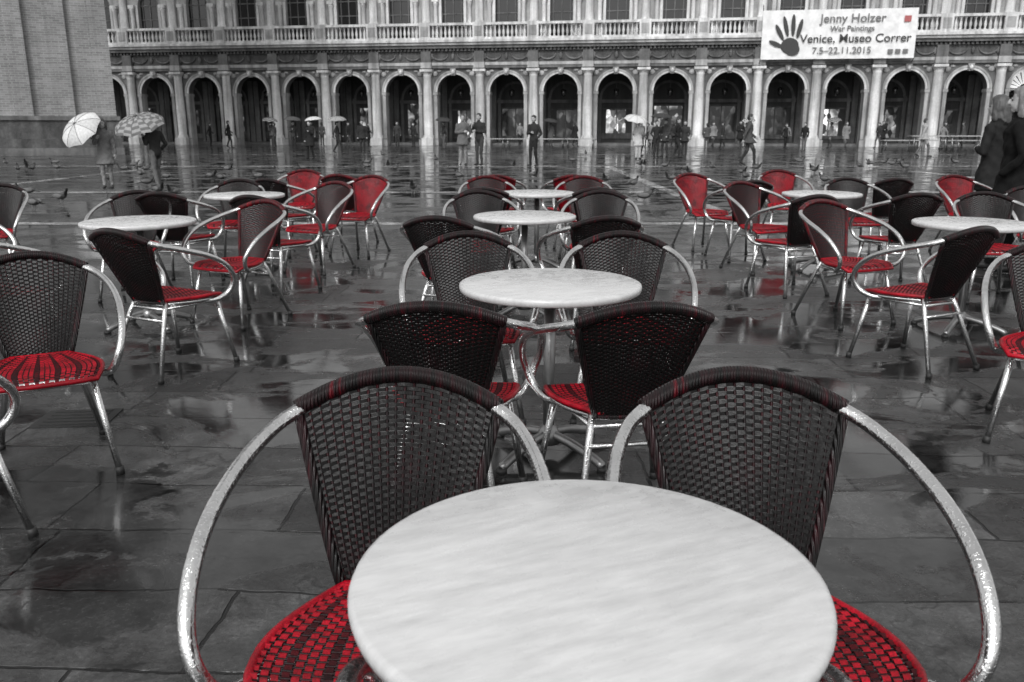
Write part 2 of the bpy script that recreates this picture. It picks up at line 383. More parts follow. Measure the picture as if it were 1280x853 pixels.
# ------------------------------------------------------------------ arcade building
PH=math.atan(.15)
bld=bpy.data.objects.new('arcaded_palace',None); COL.objects.link(bld); bld.location=(0,67,0); bld.rotation_euler=(0,0,-PH)
W=4.13; R0=1.33; SP=4.02; ZT=5.75
def make_bay():
    A=Acc(); n=20
    h=W/2; T=.8
    for s in (-1,1):
        a,b=(-h,-R0) if s<0 else (R0,h)
        for y in (0,T):
            bi=len(A.v); A.v+=[(a,y,0),(b,y,0),(b,y,ZT),(a,y,ZT)]
            A.face([bi,bi+1,bi+2,bi+3] if y==0 else [bi+3,bi+2,bi+1,bi],M_WALLST)
        x=s*R0; bi=len(A.v); A.v+=[(x,0,0),(x,T,0),(x,T,SP),(x,0,SP)]; A.face([bi,bi+1,bi+2,bi+3],M_STONE)
        A.box(min(s*(R0-.05),s*(R0+.30)),max(s*(R0-.05),s*(R0+.30)),-.10,T+.05,SP-.22,SP-.02,M_STONE)
        A.box(min(s*(R0+.0),s*(R0+.24)),max(s*(R0+.0),s*(R0+.24)),-.06,-.003,.5,SP-.22,M_STONE)
        A.box(min(s*(R0-.04),s*(h-.003)),max(s*(R0-.04),s*(h-.003)),-.12,-.004,.0,.45,M_STONE)
    for i in range(n):
        a0=pi-pi*i/n; a1=pi-pi*(i+1)/n
        p0=(R0*math.cos(a0),SP+R0*math.sin(a0)); p1=(R0*math.cos(a1),SP+R0*math.sin(a1))
        for y in (0,T):
            bi=len(A.v); A.v+=[(p0[0],y,p0[1]),(p1[0],y,p1[1]),(p1[0],y,ZT),(p0[0],y,ZT)]
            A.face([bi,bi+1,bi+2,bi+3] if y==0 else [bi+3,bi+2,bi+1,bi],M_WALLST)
        bi=len(A.v); A.v+=[(p0[0],0,p0[1]),(p0[0],T,p0[1]),(p1[0],T,p1[1]),(p1[0],0,p1[1])]; A.face([bi,bi+1,bi+2,bi+3],M_WALLST)
        for ra,rb,yy,mm in ((R0-.02,R0+.13,-.06,M_COLUMN),(R0+.135,R0+.27,-.11,M_STONE)):
            q=[(ra*math.cos(a0),SP+ra*math.sin(a0)),(ra*math.cos(a1),SP+ra*math.sin(a1)),(rb*math.cos(a1),SP+rb*math.sin(a1)),(rb*math.cos(a0),SP+rb*math.sin(a0))]
            bi=len(A.v); A.v+=[(x,yy,z) for x,z in q]+[(x,.02,z) for x,z in q]
            A.face([bi,bi+1,bi+2,bi+3],mm); A.face([bi,bi+4,bi+5,bi+1],mm); A.face([bi+2,bi+6,bi+7,bi+3],mm)
    bi=len(A.v); zt=ZT-.02
    A.v+=[(-.13,-.26,SP+R0-.12),(.13,-.26,SP+R0-.12),(.22,-.32,zt),(-.22,-.32,zt),(-.13,0,SP+R0-.12),(.13,0,SP+R0-.12),(.22,0,zt),(-.22,0,zt)]
    for q in ((0,1,2,3),(0,4,5,1),(1,5,6,2),(3,2,6,7),(0,3,7,4)): A.face([bi+i for i in q],M_STONE)
    A.ell((0,-.34,SP+R0+.12),(.13,.12,.18),M_COLUMN,8,6)
    for s in (-1,1):
        A.ell((s*1.45,-.02,5.35),(.24,.10,.20),M_STONE,8,6); A.ell((s*1.15,-.02,5.55),(.2,.08,.10),M_STONE,8,6)
    c=(h,-.10,0)
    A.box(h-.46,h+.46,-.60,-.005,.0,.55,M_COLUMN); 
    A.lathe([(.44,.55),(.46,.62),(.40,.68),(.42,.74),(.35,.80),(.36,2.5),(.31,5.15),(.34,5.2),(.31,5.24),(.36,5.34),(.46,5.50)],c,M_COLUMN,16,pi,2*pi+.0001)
    A.box(h-.48,h+.48,-.60,-.006,5.50,5.68,M_COLUMN)
    A.box(-h,h,-.22,.3,ZT,ZT+.20,M_WALLST,'lr'); A.box(-h,h,-.27,.3,ZT+.203,ZT+.42,M_STONE,'lr')
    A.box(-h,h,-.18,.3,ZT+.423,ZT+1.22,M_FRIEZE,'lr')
    A.box(h-.42,h+.42,-.52,-.19,ZT,ZT+.42,M_STONE); A.box(h-.38,h+.38,-.46,-.183,ZT+.423,ZT+1.22,M_WALLST)
    for sx in (-1.0,1.0):
        A.tube([(sx+.62*math.cos(t),-.22,ZT+1.02-.42*math.sin(t)) for t in [pi*i/10 for i in range(11)]],[.03+.05*math.sin(pi*i/10) for i in range(11)],M_WALLST,6)
    for sx in (-1.65,0,1.65): A.ell((sx,-.22,ZT+.85),(.14,.10,.26),M_WALLST,8,6)
    z=ZT+1.223
    A.box(-h,h,-.26,.3,z,z+.12,M_WALLST,'lr')
    for i in range(14): 
        x=-h+(i+.5)*W/14; A.box(x-.075,x+.075,-.44,-.262,z+.02,z+.20,M_WALLST)
    A.box(-h,h,-.60,.3,z+.203,z+.42,M_WALLST,'lr'); A.box(-h,h,-.74,.3,z+.423,z+.62,M_STONE,'lr'); A.box(-h,h,-.85,.3,z+.623,z+.80,M_COLUMN,'lr')
    zb=z+.803
    A.box(-h,h,-.66,-.36,zb,zb+.16,M_COLUMN,'lr'); A.box(-h,h,-.70,-.32,zb+1.02,zb+1.2,M_COLUMN,'lr')
    A.box(h-.42,h+.42,-.74,-.30,zb+.003,zb+1.23,M_COLUMN)
    A.box(h-.28,h+.28,-.765,-.745,zb+.25,zb+.95,M_STONE)
    for i in range(10):
        x=-h+.62+i*(W-1.24)/9
        A.lathe([(.09,0),(.09,.06),(.05,.12),(.105,.30),(.10,.38),(.045,.62),(.05,.72),(.09,.80),(.09,.86)],(x,-.51,zb+.16),M_COLUMN,8)
    zu=zb; WT=4.6; wr=.86
    ws=zu+3.0
    for s in (-1,1):
        a,b=(-h,-wr) if s<0 else (wr,h)
        bi=len(A.v); A.v+=[(a,0,zu-.1),(b,0,zu-.1),(b,0,zu+WT),(a,0,zu+WT)]; A.face([bi,bi+1,bi+2,bi+3],M_STONE)
        x=s*wr; bi=len(A.v); A.v+=[(x,0,zu-.1),(x,.5,zu-.1),(x,.5,ws),(x,0,ws)]; A.face([bi,bi+1,bi+2,bi+3],M_STONE)
        A.box(min(s*wr,s*(wr+.2)),max(s*wr,s*(wr+.2)),-.09,-.004,zu,ws,M_COLUMN)
        A.lathe([(.19,0),(.2,.12),(.16,.2),(.16,2.5),(.2,2.62),(.22,2.75)],(s*(wr+.44),-.12,zu),M_COLUMN,10)
        A.box(s*(wr+.44)-.24,s*(wr+.44)+.24,-.34,-.004,zu+2.75,zu+3.0,M_COLUMN)
    for i in range(n):
        a0=pi-pi*i/n; a1=pi-pi*(i+1)/n
        p0=(wr*math.cos(a0),ws+wr*math.sin(a0)); p1=(wr*math.cos(a1),ws+wr*math.sin(a1))
        bi=len(A.v); A.v+=[(p0[0],0,p0[1]),(p1[0],0,p1[1]),(p1[0],0,zu+WT),(p0[0],0,zu+WT),(p0[0],.5,p0[1]),(p1[0],.5,p1[1])]
        A.face([bi,bi+1,bi+2,bi+3],M_STONE); A.face([bi,bi+4,bi+5,bi+1],M_STONE)
    bi=len(A.v); A.v+=[(-wr,.35,zu),(wr,.35,zu),(wr,.35,ws+wr),(-wr,.35,ws+wr)]; A.face([bi,bi+1,bi+2,bi+3],M_GLASS)
    for x in (-.62,-.0,.62): A.box(x-.03,x+.03,.28,.345,zu,ws+.7,M_WALLST)
    for zz in (zu+1.9,ws-.05): A.box(-wr,wr,.275,.34,zz,zz+.07,M_WALLST)
    A.box(h-.42,h+.42,-.52,-.005,zu,zu+1.25,M_COLUMN)
    A.lathe([(.36,1.25),(.37,1.33),(.31,1.42),(.31,2.5),(.27,4.15),(.31,4.25),(.42,4.48)],(h,-.10,zu),M_COLUMN,14,pi,2*pi+.0001)
    z=zu+WT
    A.box(-h,h,-.25,.3,z,z+.4,M_STONE,'lr'); A.box(-h,h,-.18,.3,z+.403,z+1.2,M_WALLST,'lr'); A.box(-h,h,-.8,.3,z+1.203,z+1.6,M_STONE,'lr')
    A.box(-h,h,-.1,.3,z+1.603,z+4.2,M_STONE,'lr'); A.box(-h,h,-.3,.35,z+4.203,z+4.45,M_STONE,'lr')
    D=4.8
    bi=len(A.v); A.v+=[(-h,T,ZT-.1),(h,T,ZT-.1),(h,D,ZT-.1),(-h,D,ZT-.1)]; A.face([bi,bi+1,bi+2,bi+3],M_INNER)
    A.box(-h,h,.9,D,.0,.17,M_WALLST,'lr')
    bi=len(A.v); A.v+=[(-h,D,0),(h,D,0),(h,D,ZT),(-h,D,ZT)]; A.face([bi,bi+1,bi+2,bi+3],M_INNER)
    for s in (-1,1):
        A.box(s*1.35-.12,s*1.35+.12,D-.14,D-.004,.17,3.7,M_WALLST)
        A.box(s*(h-.25)-.22,s*(h-.25)+.22,D-.22,D-.005,.17,5.2,M_WALLST)
    A.box(-1.55,1.55,D-.2,D-.005,3.3,3.55,M_WALLST)
    for i in range(12):
        a0=pi*i/12; a1=pi*(i+1)/12
        q=[(r*math.cos(a),3.6+r*math.sin(a)) for r,a in ((1.22,a0),(1.42,a0),(1.42,a1),(1.22,a1))]
        bi=len(A.v); A.v+=[(x,D-.1,z) for x,z in q]; A.face([bi,bi+1,bi+2,bi+3],M_WALLST)
    A.tube([(0,2.6,ZT-.1),(0,2.6,4.3)],.02,M_FRIEZE,6); A.lathe([(.05,.5),(.22,.42),(.2,.0),(.06,-.1)],(0,2.6,3.8),M_GLASS,8)
    return A.mesh('arcade_bay'),zu+WT+4.45,D
BAY,BTOP,DD=make_bay()
for k in range(-16,14):
    obj('arcade_bay',BAY,(-.4+W*k,0,0),0,bld)
A=Acc(); x0=-.4-16.5*W; x1=-.4+13.5*W
A.box(x0,x1,.31,16,6.2,BTOP-.2,M_WALLST,'f'); A.box(x0,x1,DD+.1,16,0,6.2,M_WALLST,'t')
A.box(x0-.5,x0-.002,0,16,0,BTOP-.1,M_WALLST); A.box(x1+.002,x1+.5,0,16,0,BTOP-.1,M_WALLST)
obj('palace_core',A.mesh('palace_core'),(0,0,0),0,bld)
lev={-7:0,-6:1,-5:0,-4:0,-3:1,-2:1,-1:2,0:0,1:0,2:2,3:1,4:0,5:0,6:2,7:1,8:0,9:1}
rs=random.Random(3)
for k in range(-16,14):
    l=lev.get(k,rs.choice([0,1])); A=Acc()
    hz={0:2.6,1:2.9,2:2.3}[l]+rs.uniform(-.2,.3); wl=-rs.uniform(.7,1.15); wr_=rs.uniform(.6,1.15); sl=rs.uniform(.4,.9)
    A.box(wl,wr_,-.03,0,sl,hz,SHOPS[l])
    A.box(-1.2,1.2,-.08,-.031,.3,sl,M_FRIEZE); A.box(-.04,.04,-.06,-.031,sl,hz,M_FRIEZE); A.box(-1.2,1.2,-.07,-.031,hz,hz+.12,M_FRIEZE)
    obj('shop_window',A.mesh('shop_window'),(-.4+W*k,DD-.02,.17),0,bld)
m,nt,b=newmat('lit_fanlight'); b.inputs['Base Color'].default_value=g(.7); b.inputs['Emission Color'].default_value=g(1); b.inputs['Emission Strength'].default_value=.55
A=Acc()
for i in range(10):
    a0=pi*i/10+.04; a1=pi*(i+1)/10-.04
    q=[(r*math.cos(a),r*math.sin(a)) for r,a in ((.3,a0),(1.2,a0),(1.2,a1),(.3,a1))]
    bi=len(A.v); A.v+=[(x,0,z) for x,z in q]; A.face([bi,bi+1,bi+2,bi+3],m)
obj('fanlight',A.mesh('fanlight'),(-.4+W*9,1.0,SP+.05),0,bld)
A=Acc(); A.box(-1.3,1.3,-.05,0.05,-.12,0,M_WFRAME); obj('fanlight_bar',A.mesh('fb'),(-.4+W*9,1.0,SP+.04),0,bld)

# banner
ban=bpy.data.objects.new('exhibition_banner',None); COL.objects.link(ban)
Mf=Matrix.Translation((0,67,0))@Matrix.Rotation(-PH,4,'Z')
ban.matrix_world=Mf@Matrix.Translation((23.35,-.95,7.72))
M_BAN=mat_plain('banner_cloth',.78,.7,0,2,.2); M_INK=mat_plain('banner_ink',.05,.8); M_INK2=mat_plain('banner_grey_ink',.16,.8); M_PINK=mat_plain('banner_red_mark',(.40,.12,.12,1),.8)
A=Acc(); BW,BH=10.4,3.3; nx=44
for j in range(2):
    for i in range(nx+1):
        x=-BW/2+BW*i/nx; z=-BH/2+BH*j; A.v.append((x,.03*math.sin(i*.7)+.02*math.sin(i*1.9+j),z))
for i in range(nx): A.face([i,i+1,nx+2+i,nx+1+i],M_BAN,True)
for x in (-BW/2,BW/2):
    A.tube([(x,0,BH/2),(x,.25,BH/2+.4)],.03,M_INK,6); A.tube([(x,0,-BH/2),(x,.5,-BH/2-.3)],.03,M_INK,6)
obj('cloth',A.mesh('cloth'),(0,0,0),0,ban)
def txt(s,x,z,size,mat,sx=1.05):
    cu=bpy.data.curves.new('lettering','FONT'); cu.body=s; cu.size=size; cu.align_x='CENTER'; cu.offset=.008; cu.extrude=.005
    cu.materials.append(mat); o=bpy.data.objects.new('lettering',cu); COL.objects.link(o); o.parent=ban
    o.location=(x,-.10,z); o.rotation_euler=(pi/2,0,0); o.scale=(sx,1,1)
txt('Jenny Holzer',.9,.78,.80,M_INK2); txt('War Paintings',.9,.20,.50,M_INK2); txt('Venice, Museo Correr',1.15,-.55,.78,M_INK); txt('7.5\u201322.11.2015',.3,-1.30,.62,M_INK2)
A=Acc()
def blob(cx,cz,rx,rz,rot=0,mm=None):
    b=len(A.v); n=16
    for k in range(n):
        a=2*pi*k/n; x=rx*math.cos(a); z=rz*math.sin(a); xr=x*math.cos(rot)-z*math.sin(rot); zr=x*math.sin(rot)+z*math.cos(rot)
        A.v.append((cx+xr,-.09-len(A.f)*.002,cz+zr))
    A.face(list(range(b,b+n)),mm or M_INK)
blob(-3.25,-.75,.62,.55); blob(-3.05,-1.0,.5,.42)
for x,z,r,l in ((-4.0,.15,.5,.62),(-3.6,.55,.25,.72),(-3.1,.62,.02,.75),(-2.65,.4,-.22,.66)): blob(x,z,.15,l,r)
blob(-4.2,-.62,.15,.55,1.15)
obj('hand_print',A.mesh('hand_print'),(0,0,0),0,ban)
A=Acc(); A.box(4.3,4.75,-.10,-.09,.75,1.15,M_PINK); 
for i in range(3): A.box(3.4+i*.5,3.75+i*.5,-.10,-.09,-1.35,-1.05,M_INK2)
obj('logo_marks',A.mesh('logo'),(0,0,0),0,ban)

# ------------------------------------------------------------------ bell tower
def mat_brick():
    m,nt,b=newmat('tower_brickwork'); p=objc(nt)
    sp=N(nt,'ShaderNodeSeparateXYZ'); L(nt,p,sp.inputs[0])
    cb=N(nt,'ShaderNodeCombineXYZ'); L(nt,mth(nt,'ADD',sp.outputs[0],sp.outputs[1]),cb.inputs[0]); L(nt,sp.outputs[2],cb.inputs[1])
    br=N(nt,'ShaderNodeTexBrick'); L(nt,cb.outputs[0],br.inputs['Vector']); br.inputs['Scale'].default_value=1
    br.inputs['Brick Width'].default_value=.32; br.inputs['Row Height'].default_value=.11; br.inputs['Mortar Size'].default_value=.012
    br.inputs['Color1'].default_value=g(.19); br.inputs['Color2'].default_value=g(.29); br.inputs['Mortar'].default_value=g(.36)
    n=noise(nt,p,.5,6,.6); r=ramp(nt,n.outputs[0],[(.3,.7),(.7,1.1)])
    n2=noise(nt,mapping(nt,p,(1.5,1.5,.15)),1,4); r2=ramp(nt,n2.outputs[0],[(.35,.7),(.6,1.0)])
    c=mixc(nt,1,br.outputs['Color'],r.outputs[0],'MULTIPLY'); c=mixc(nt,.8,c,r2.outputs[0],'MULTIPLY')
    L(nt,c,b.inputs['Base Color']); b.inputs['Roughness'].default_value=.8
    bump(nt,b,n.outputs[0],.3,.03)
    return m
M_BRICK=mat_brick()
TA=math.radians(27)
tw=bpy.data.objects.new('brick_bell_tower',None); COL.objects.link(tw)
_c=Matrix.Rotation(TA,2)@Vector((-6.15,6.15)); tw.location=(-20.2+_c.x-.0,44.8+_c.y,0); tw.rotation_euler=(0,0,TA)
A=Acc(); S=6.0
A.box(-S+.25,S-.25,-S+.25,S-.25,1.9,50,M_BRICK)
for i in range(7):
    c=-S+.4+i*(2*S-.8)/6
    for (x0_,x1_,y0_,y1_) in ((c-.40,c+.40,-S,-S+.252),(c-.40,c+.40,S-.252,S)): A.box(x0_,x1_,y0_,y1_,1.9,47.5,M_BRICK)
    if 0<i<6:
        for (x0_,x1_,y0_,y1_) in ((-S,-S+.252,c-.40,c+.40),(S-.252,S,c-.40,c+.40)): A.box(x0_,x1_,y0_,y1_,1.9,47.5,M_BRICK)
for i in range(6):
    c=-S+.4+(i+.5)*(2*S-.8)/6
    if i in (1,3):
        for zz in (7.2,16,25,34): A.box(c-.3,c+.3,-S+.20,-S+.246,zz,zz+1.6,M_GLASS); A.box(c-.45,c+.45,-S+.10,-S+.26,zz-.2,zz-.003,M_STONE)
obj('shaft',A.mesh('shaft'),(0,0,0),0,tw)
A=Acc(); A.box(-S-.9,S+.15,-S-.9,S+.9,0,.35,M_WALLST); A.box(-S-.5,S+.12,-S-.5,S+.5,.35,.8,M_FRIEZE); A.box(-S-.15,S+.09,-S-.15,S+.15,.8,1.7,M_FRIEZE); A.box(-S-.25,S+.14,-S-.25,S+.25,1.7,1.9,M_WALLST)
obj('stone_plinth',A.mesh('plinth'),(0,0,0),0,tw)
A=Acc(); A.box(-S-.4,S+.4,-S-.4,S+.4,50,51.2,M_STONE); 
for sx in (-1,1):
    for sy in (-1,1): A.box(sx*5.2-.8,sx*5.2+.8,sy*5.2-.8,sy*5.2+.8,51.2,58,M_STONE)
for t in (-2.6,0,2.6):
    for s in (-5.4,5.4): A.lathe([(.4,0),(.35,.3),(.3,6),(.5,6.8)],(t,s,51.2),M_COLUMN,10); A.lathe([(.4,0),(.35,.3),(.3,6),(.5,6.8)],(s,t,51.2),M_COLUMN,10)
A.box(-4.0,4.0,-4.0,4.0,51.2,58,M_BRICK); A.box(-S-.5,S+.5,-S-.5,S+.5,58,59.5,M_STONE); A.box(-5.3,5.3,-5.3,5.3,59.5,68,M_BRICK)
b=len(A.v); A.v+=[(-5.5,-5.5,68),(5.5,-5.5,68),(5.5,5.5,68),(-5.5,5.5,68),(0,0,92)]
for q in ((0,1,4),(1,2,4),(2,3,4),(3,0,4),(3,2,1,0)): A.face([b+i for i in q],M_WALLST)
obj('belfry_and_spire',A.mesh('belfry'),(0,0,0),0,tw)

# ------------------------------------------------------------------ raised walkways
def walkway(x,y,rz,n,zt=.62):
    A=Acc()
    for i in range(n):
        x0=i*2.05; A.box(x0,x0+2.0,-.5,.5,zt-.05,zt,M_WFRAME)
        for lx in (x0+.15,x0+1.85):
            for ly in (-.42,.42): A.tube([(lx,ly,0),(lx,ly,zt-.05)],.03,M_STEEL,6)
            A.tube([(lx,-.42,.2),(lx,.42,.2)],.02,M_STEEL,6)
    obj('raised_walkway',A.mesh('walkway'),(x,y,0),rz)
walkway(-2.4,60.0,-PH,4); walkway(22.5,52.5,-PH,5); walkway(23.0,50.0,-PH,4,.9)

# ------------------------------------------------------------------ people
MC={}
def gm(kind,v):
    k=(kind,v)
    if k not in MC: MC[k]=mat_plain(f'{kind}_{len(MC)}',v,{'skin':.55,'hair':.5,'cloth':.85,'shoe':.4}[kind],0,30 if kind=='hair' else 22,.5,.15 if kind=='cloth' else .4)
    return MC[k]
def person(name,x,y,face,H=1.75,jacket=.03,trous=.03,hair=.02,skin=.38,stride=0,coat=None,armL='down',armR='down',headyaw=0,longhair=False,hood=False,bag=None,vox=.018,near=False,lean=0):
    A=Acc(); segs=[]
    MJ=gm('cloth',jacket); MT=gm('cloth',trous); MH=gm('hair',hair); MS=gm('skin',skin); MSh=gm('shoe',.025)
    V=Vector
    def cap(p1,r1,p2,r2,m):
        p1,p2=V(p1),V(p2); d=p2-p1; n=6; pts=[];rs=[]
        dn=d.normalized() if d.length>1e-6 else V((0,0,1))
        for i in range(4): a=pi/2*(i+.35)/4; pts.append(p1-dn*r1*math.cos(a)); rs.append(r1*math.sin(a))
        for i in range(1,n): t=i/n; pts.append(p1+d*t); rs.append(r1+(r2-r1)*t)
        for i in range(4): a=pi/2*(i+.35)/4; pts.append(p2+dn*r2*math.sin(a)); rs.append(r2*math.cos(a))
        A.tube(pts,rs,m,12); segs.append((p1,p2,(r1,r2),m))
    def loft(rs,m,seg=True):
        A.rings(rs,m,18)
        for a,b in zip(rs,rs[1:]): segs.append((V(a[:3]),V(b[:3]),((a[3]+a[4])/2,(b[3]+b[4])/2),m))
    ly=lean
    for s in (-1,1):
        fy=s*stride/2; up=.07 if (stride>.2 and s<0) else 0
        hip=V((s*.088,0,.90)); ank=V((s*.085,fy,.085+up)); 
        knee=(hip+ank)/2+V((0,.035+abs(stride)*.12,.01))
        cap(hip,.092,knee,.064,MT); cap(knee,.062,ank,.046,MT)
        if up: cap(ank+V((0,-.01,-.02)),.042,(s*.09,fy+.15,.035),.034,MSh)
        else: cap((s*.087,fy-.03,.045),.044,(s*.10,fy+.155,.036),.034,MSh)
    loft([(0,0,.84,.12,.09),(0,.0,.90,.165,.115),(0,.0,.98,.16,.11),(0,.005+ly*.1,1.08,.142,.10),(0,.01+ly*.3,1.22,.168,.115),(0,.01+ly*.6,1.34,.185,.118),(0,0+ly*.8,1.42,.165,.10),(0,-.005+ly,1.475,.09,.075)],MJ)
    if coat:
        hem=coat; loft([(0,-.0,hem,.235,.19+abs(stride)*.25),(0,0,(hem+.98)/2,.205,.16+abs(stride)*.08),(0,0,1.0,.172,.125),(0,0,1.12,.155,.112),(0,.01,1.3,.178,.12)],MJ)
    cap((0,ly,1.44),.062,(0,ly+.01,1.53),.052,MS if not hood else MJ)
    hy=math.radians(headyaw); hc=V((0,ly+.015,1.635)); 
    def hp(x,yy,z): return hc+V((x*math.cos(hy)-yy*math.sin(hy),x*math.sin(hy)+yy*math.cos(hy),z))
    cap(hp(0,-.005,.03),.088,hp(0,.028,-.045),.060,MS); cap(hp(0,.05,-.075),.032,hp(0,.058,-.085),.026,MS)
    cap(hp(0,.098,.01),.012,hp(0,.108,-.022),.016,MS)
    for s in (-1,1): cap(hp(s*.088,-.005,.012),.014,hp(s*.090,-.008,-.025),.012,MS)
    if hood: cap(hp(0,-.03,.035),.108,hp(0,-.035,-.06),.10,MJ)
    else:
        cap(hp(0,-.018,.048),.094,hp(0,-.045,-.01),.078,MH); cap(hp(0,.035,.085),.045,hp(0,-.02,.075),.06,MH)
        if longhair:
            cap(hp(0,-.05,.0),.094,hp(0,-.065,-.15),.085,MH)
            for s in (-1,1): cap(hp(s*.075,-.01,.03),.045,hp(s*.09,-.01,-.13),.04,MH)
    hands=[]
    for s,ps in ((-1,armL),(1,armR)):
        sh=V((s*.178,ly*.8,1.395))
        if ps=='down': el=V((s*.235,-.03,1.12)); wr=V((s*.245,.045,.87))
        elif ps=='swingf': el=V((s*.235,.06,1.13)); wr=V((s*.22,.24,.97))
        elif ps=='swingb': el=V((s*.235,-.14,1.14)); wr=V((s*.245,-.20,.89))
        elif ps=='pocket': el=V((s*.275,-.07,1.13)); wr=V((s*.20,.09,.96))
        elif ps=='umb': el=V((s*.22,.06,1.14)); wr=V((s*.13,.26,1.27))
        elif ps=='phone': el=V((s*.23,.08,1.14)); wr=V((s*.10,.27,1.33))
        elif ps=='cross': el=V((s*.24,.03,1.13)); wr=V((-s*.02,.19,1.16))
        cap(sh,.066,el,.050,MJ); cap(el,.050,wr,.037,MJ)
        d=(wr-el).normalized(); palm=wr+d*.055
        if ps!='pocket':
            cap(wr,.027,palm,.034,MS); hands.append((s,wr,d,palm))
    if bag is not None:
        MB=gm('cloth',bag); loft([(0,-.17,.98,.12,.06),(0,-.20,1.05,.15,.09),(0,-.19,1.32,.13,.08),(0,-.16,1.42,.09,.05)],MB)
    me=A.mesh(name+'_base'); o=bpy.data.objects.new('tmp',me); COL.objects.link(o)
    md=o.modifiers.new('r','REMESH'); md.mode='VOXEL'; md.voxel_size=vox; md.use_smooth_shade=True
    m2=o.modifiers.new('s','SMOOTH'); m2.iterations=3 if vox<.02 else 1; m2.factor=.5
    dg=bpy.context.evaluated_depsgraph_get(); ev=o.evaluated_get(dg); nm=bpy.data.meshes.new_from_object(ev)
    bpy.data.objects.remove(o); bpy.data.meshes.remove(me)
    mats=[MJ,MT,MH,MS,MSh]+([gm('cloth',bag)] if bag is not None else [])
    nm.materials.clear()
    for m in mats: nm.materials.append(m)
    nv=len(nm.vertices); co=np.empty(nv*3,'f'); nm.vertices.foreach_get('co',co); co=co.reshape(-1,3)
    no=np.empty(nv*3,'f'); nm.vertex_normals.foreach_get('vector',no); no=no.reshape(-1,3)
    X,Y,Z=co.T; ph=x*1.7+y
    f=.007*np.sin(X*21+Z*17+ph)*np.sin(Y*19-Z*9+ph*.7)+.005*np.sin(Z*43+X*29+ph)*np.sin(Y*37+X*13)
    f*=(Z<1.42)*(Z>.1)
    if longhair: f=f+.006*np.sin(X*95+3*np.sin(Z*20))*np.sin(Y*80)*(Z>1.45)*(Y<.06)
    nm.vertices.foreach_set('co',(co+no*f[:,None]).astype('f').ravel())
    npg=len(nm.polygons); ce=np.empty(npg*3,'f'); nm.polygons.foreach_get('center',ce); ce=ce.reshape(-1,3)
    best=np.full(npg,9.); idx=np.zeros(npg,'i')
    for a,b,r,m in segs:
        a=np.array(a); d=np.array(b)-a; l2=max(float(d@d),1e-9)
        t=np.clip((ce-a)@d/l2,0,1); q=np.linalg.norm(ce-a-t[:,None]*d,axis=1)-(r[0]+(r[1]-r[0])*t)
        k=q<best; best[k]=q[k]; idx[k]=mats.index(m)
    nm.polygons.foreach_set('material_index',idx); nm.polygons.foreach_set('use_smooth',np.ones(npg,'?')); nm.update()
    B=Acc()
    if near:
        for s,wr,d,palm in hands:
            side=V((1,0,0)) if abs(d.z)>.6 else V((0,0,1)); side=(side-d*side.dot(d)).normalized()
            if abs(d.z)>.6: side=V((0,1,0))-d*d.y; side.normalize()
            inn=V((-s,0,0)); inn=(inn-d*inn.dot(d)).normalized()
            for i,(o_,l) in enumerate(((.026,.068),(.009,.078),(-.009,.072),(-.026,.056))):
                b0=palm+side*o_+d*.012
                B.tube([b0,b0+d*l*.5+inn*.004,b0+d*l*.8+inn*.018,b0+d*l*.92+inn*.032],[.009,.0085,.0078,.005],MS,7)
            b0=wr+d*.02+side*.026
            B.tube([b0,b0+d*.025+side*.022+inn*.008,b0+d*.05+side*.026+inn*.016],[.011,.010,.006],MS,7)
        for s in (-1,1): B.ell(hp(s*.031,.083,.008),(.012,.008,.008),MSh,8,6)
        B.ell(hp(0,.092,-.052),(.024,.008,.006),gm('skin',.2),8,5)
        for s in (-1,1): B.ell(hp(s*.032,.086,.03),(.018,.006,.004),MH,8,5)
        m3=B.mesh('x')
        bm=bmesh.new(); bm.from_mesh(nm); 
        off=len(nm.materials)
        for m in B.mats: nm.materials.append(m)
        b2=bmesh.new(); b2.from_mesh(m3)
        for f_ in b2.faces: f_.material_index+=off; f_.smooth=True
        b2.to_mesh(m3); b2.free(); bm.from_mesh(m3); bm.to_mesh(nm); bm.free()
    nm.name=name
    return obj(name,nm,(x,y,0),-math.radians(face),None,H/1.75)

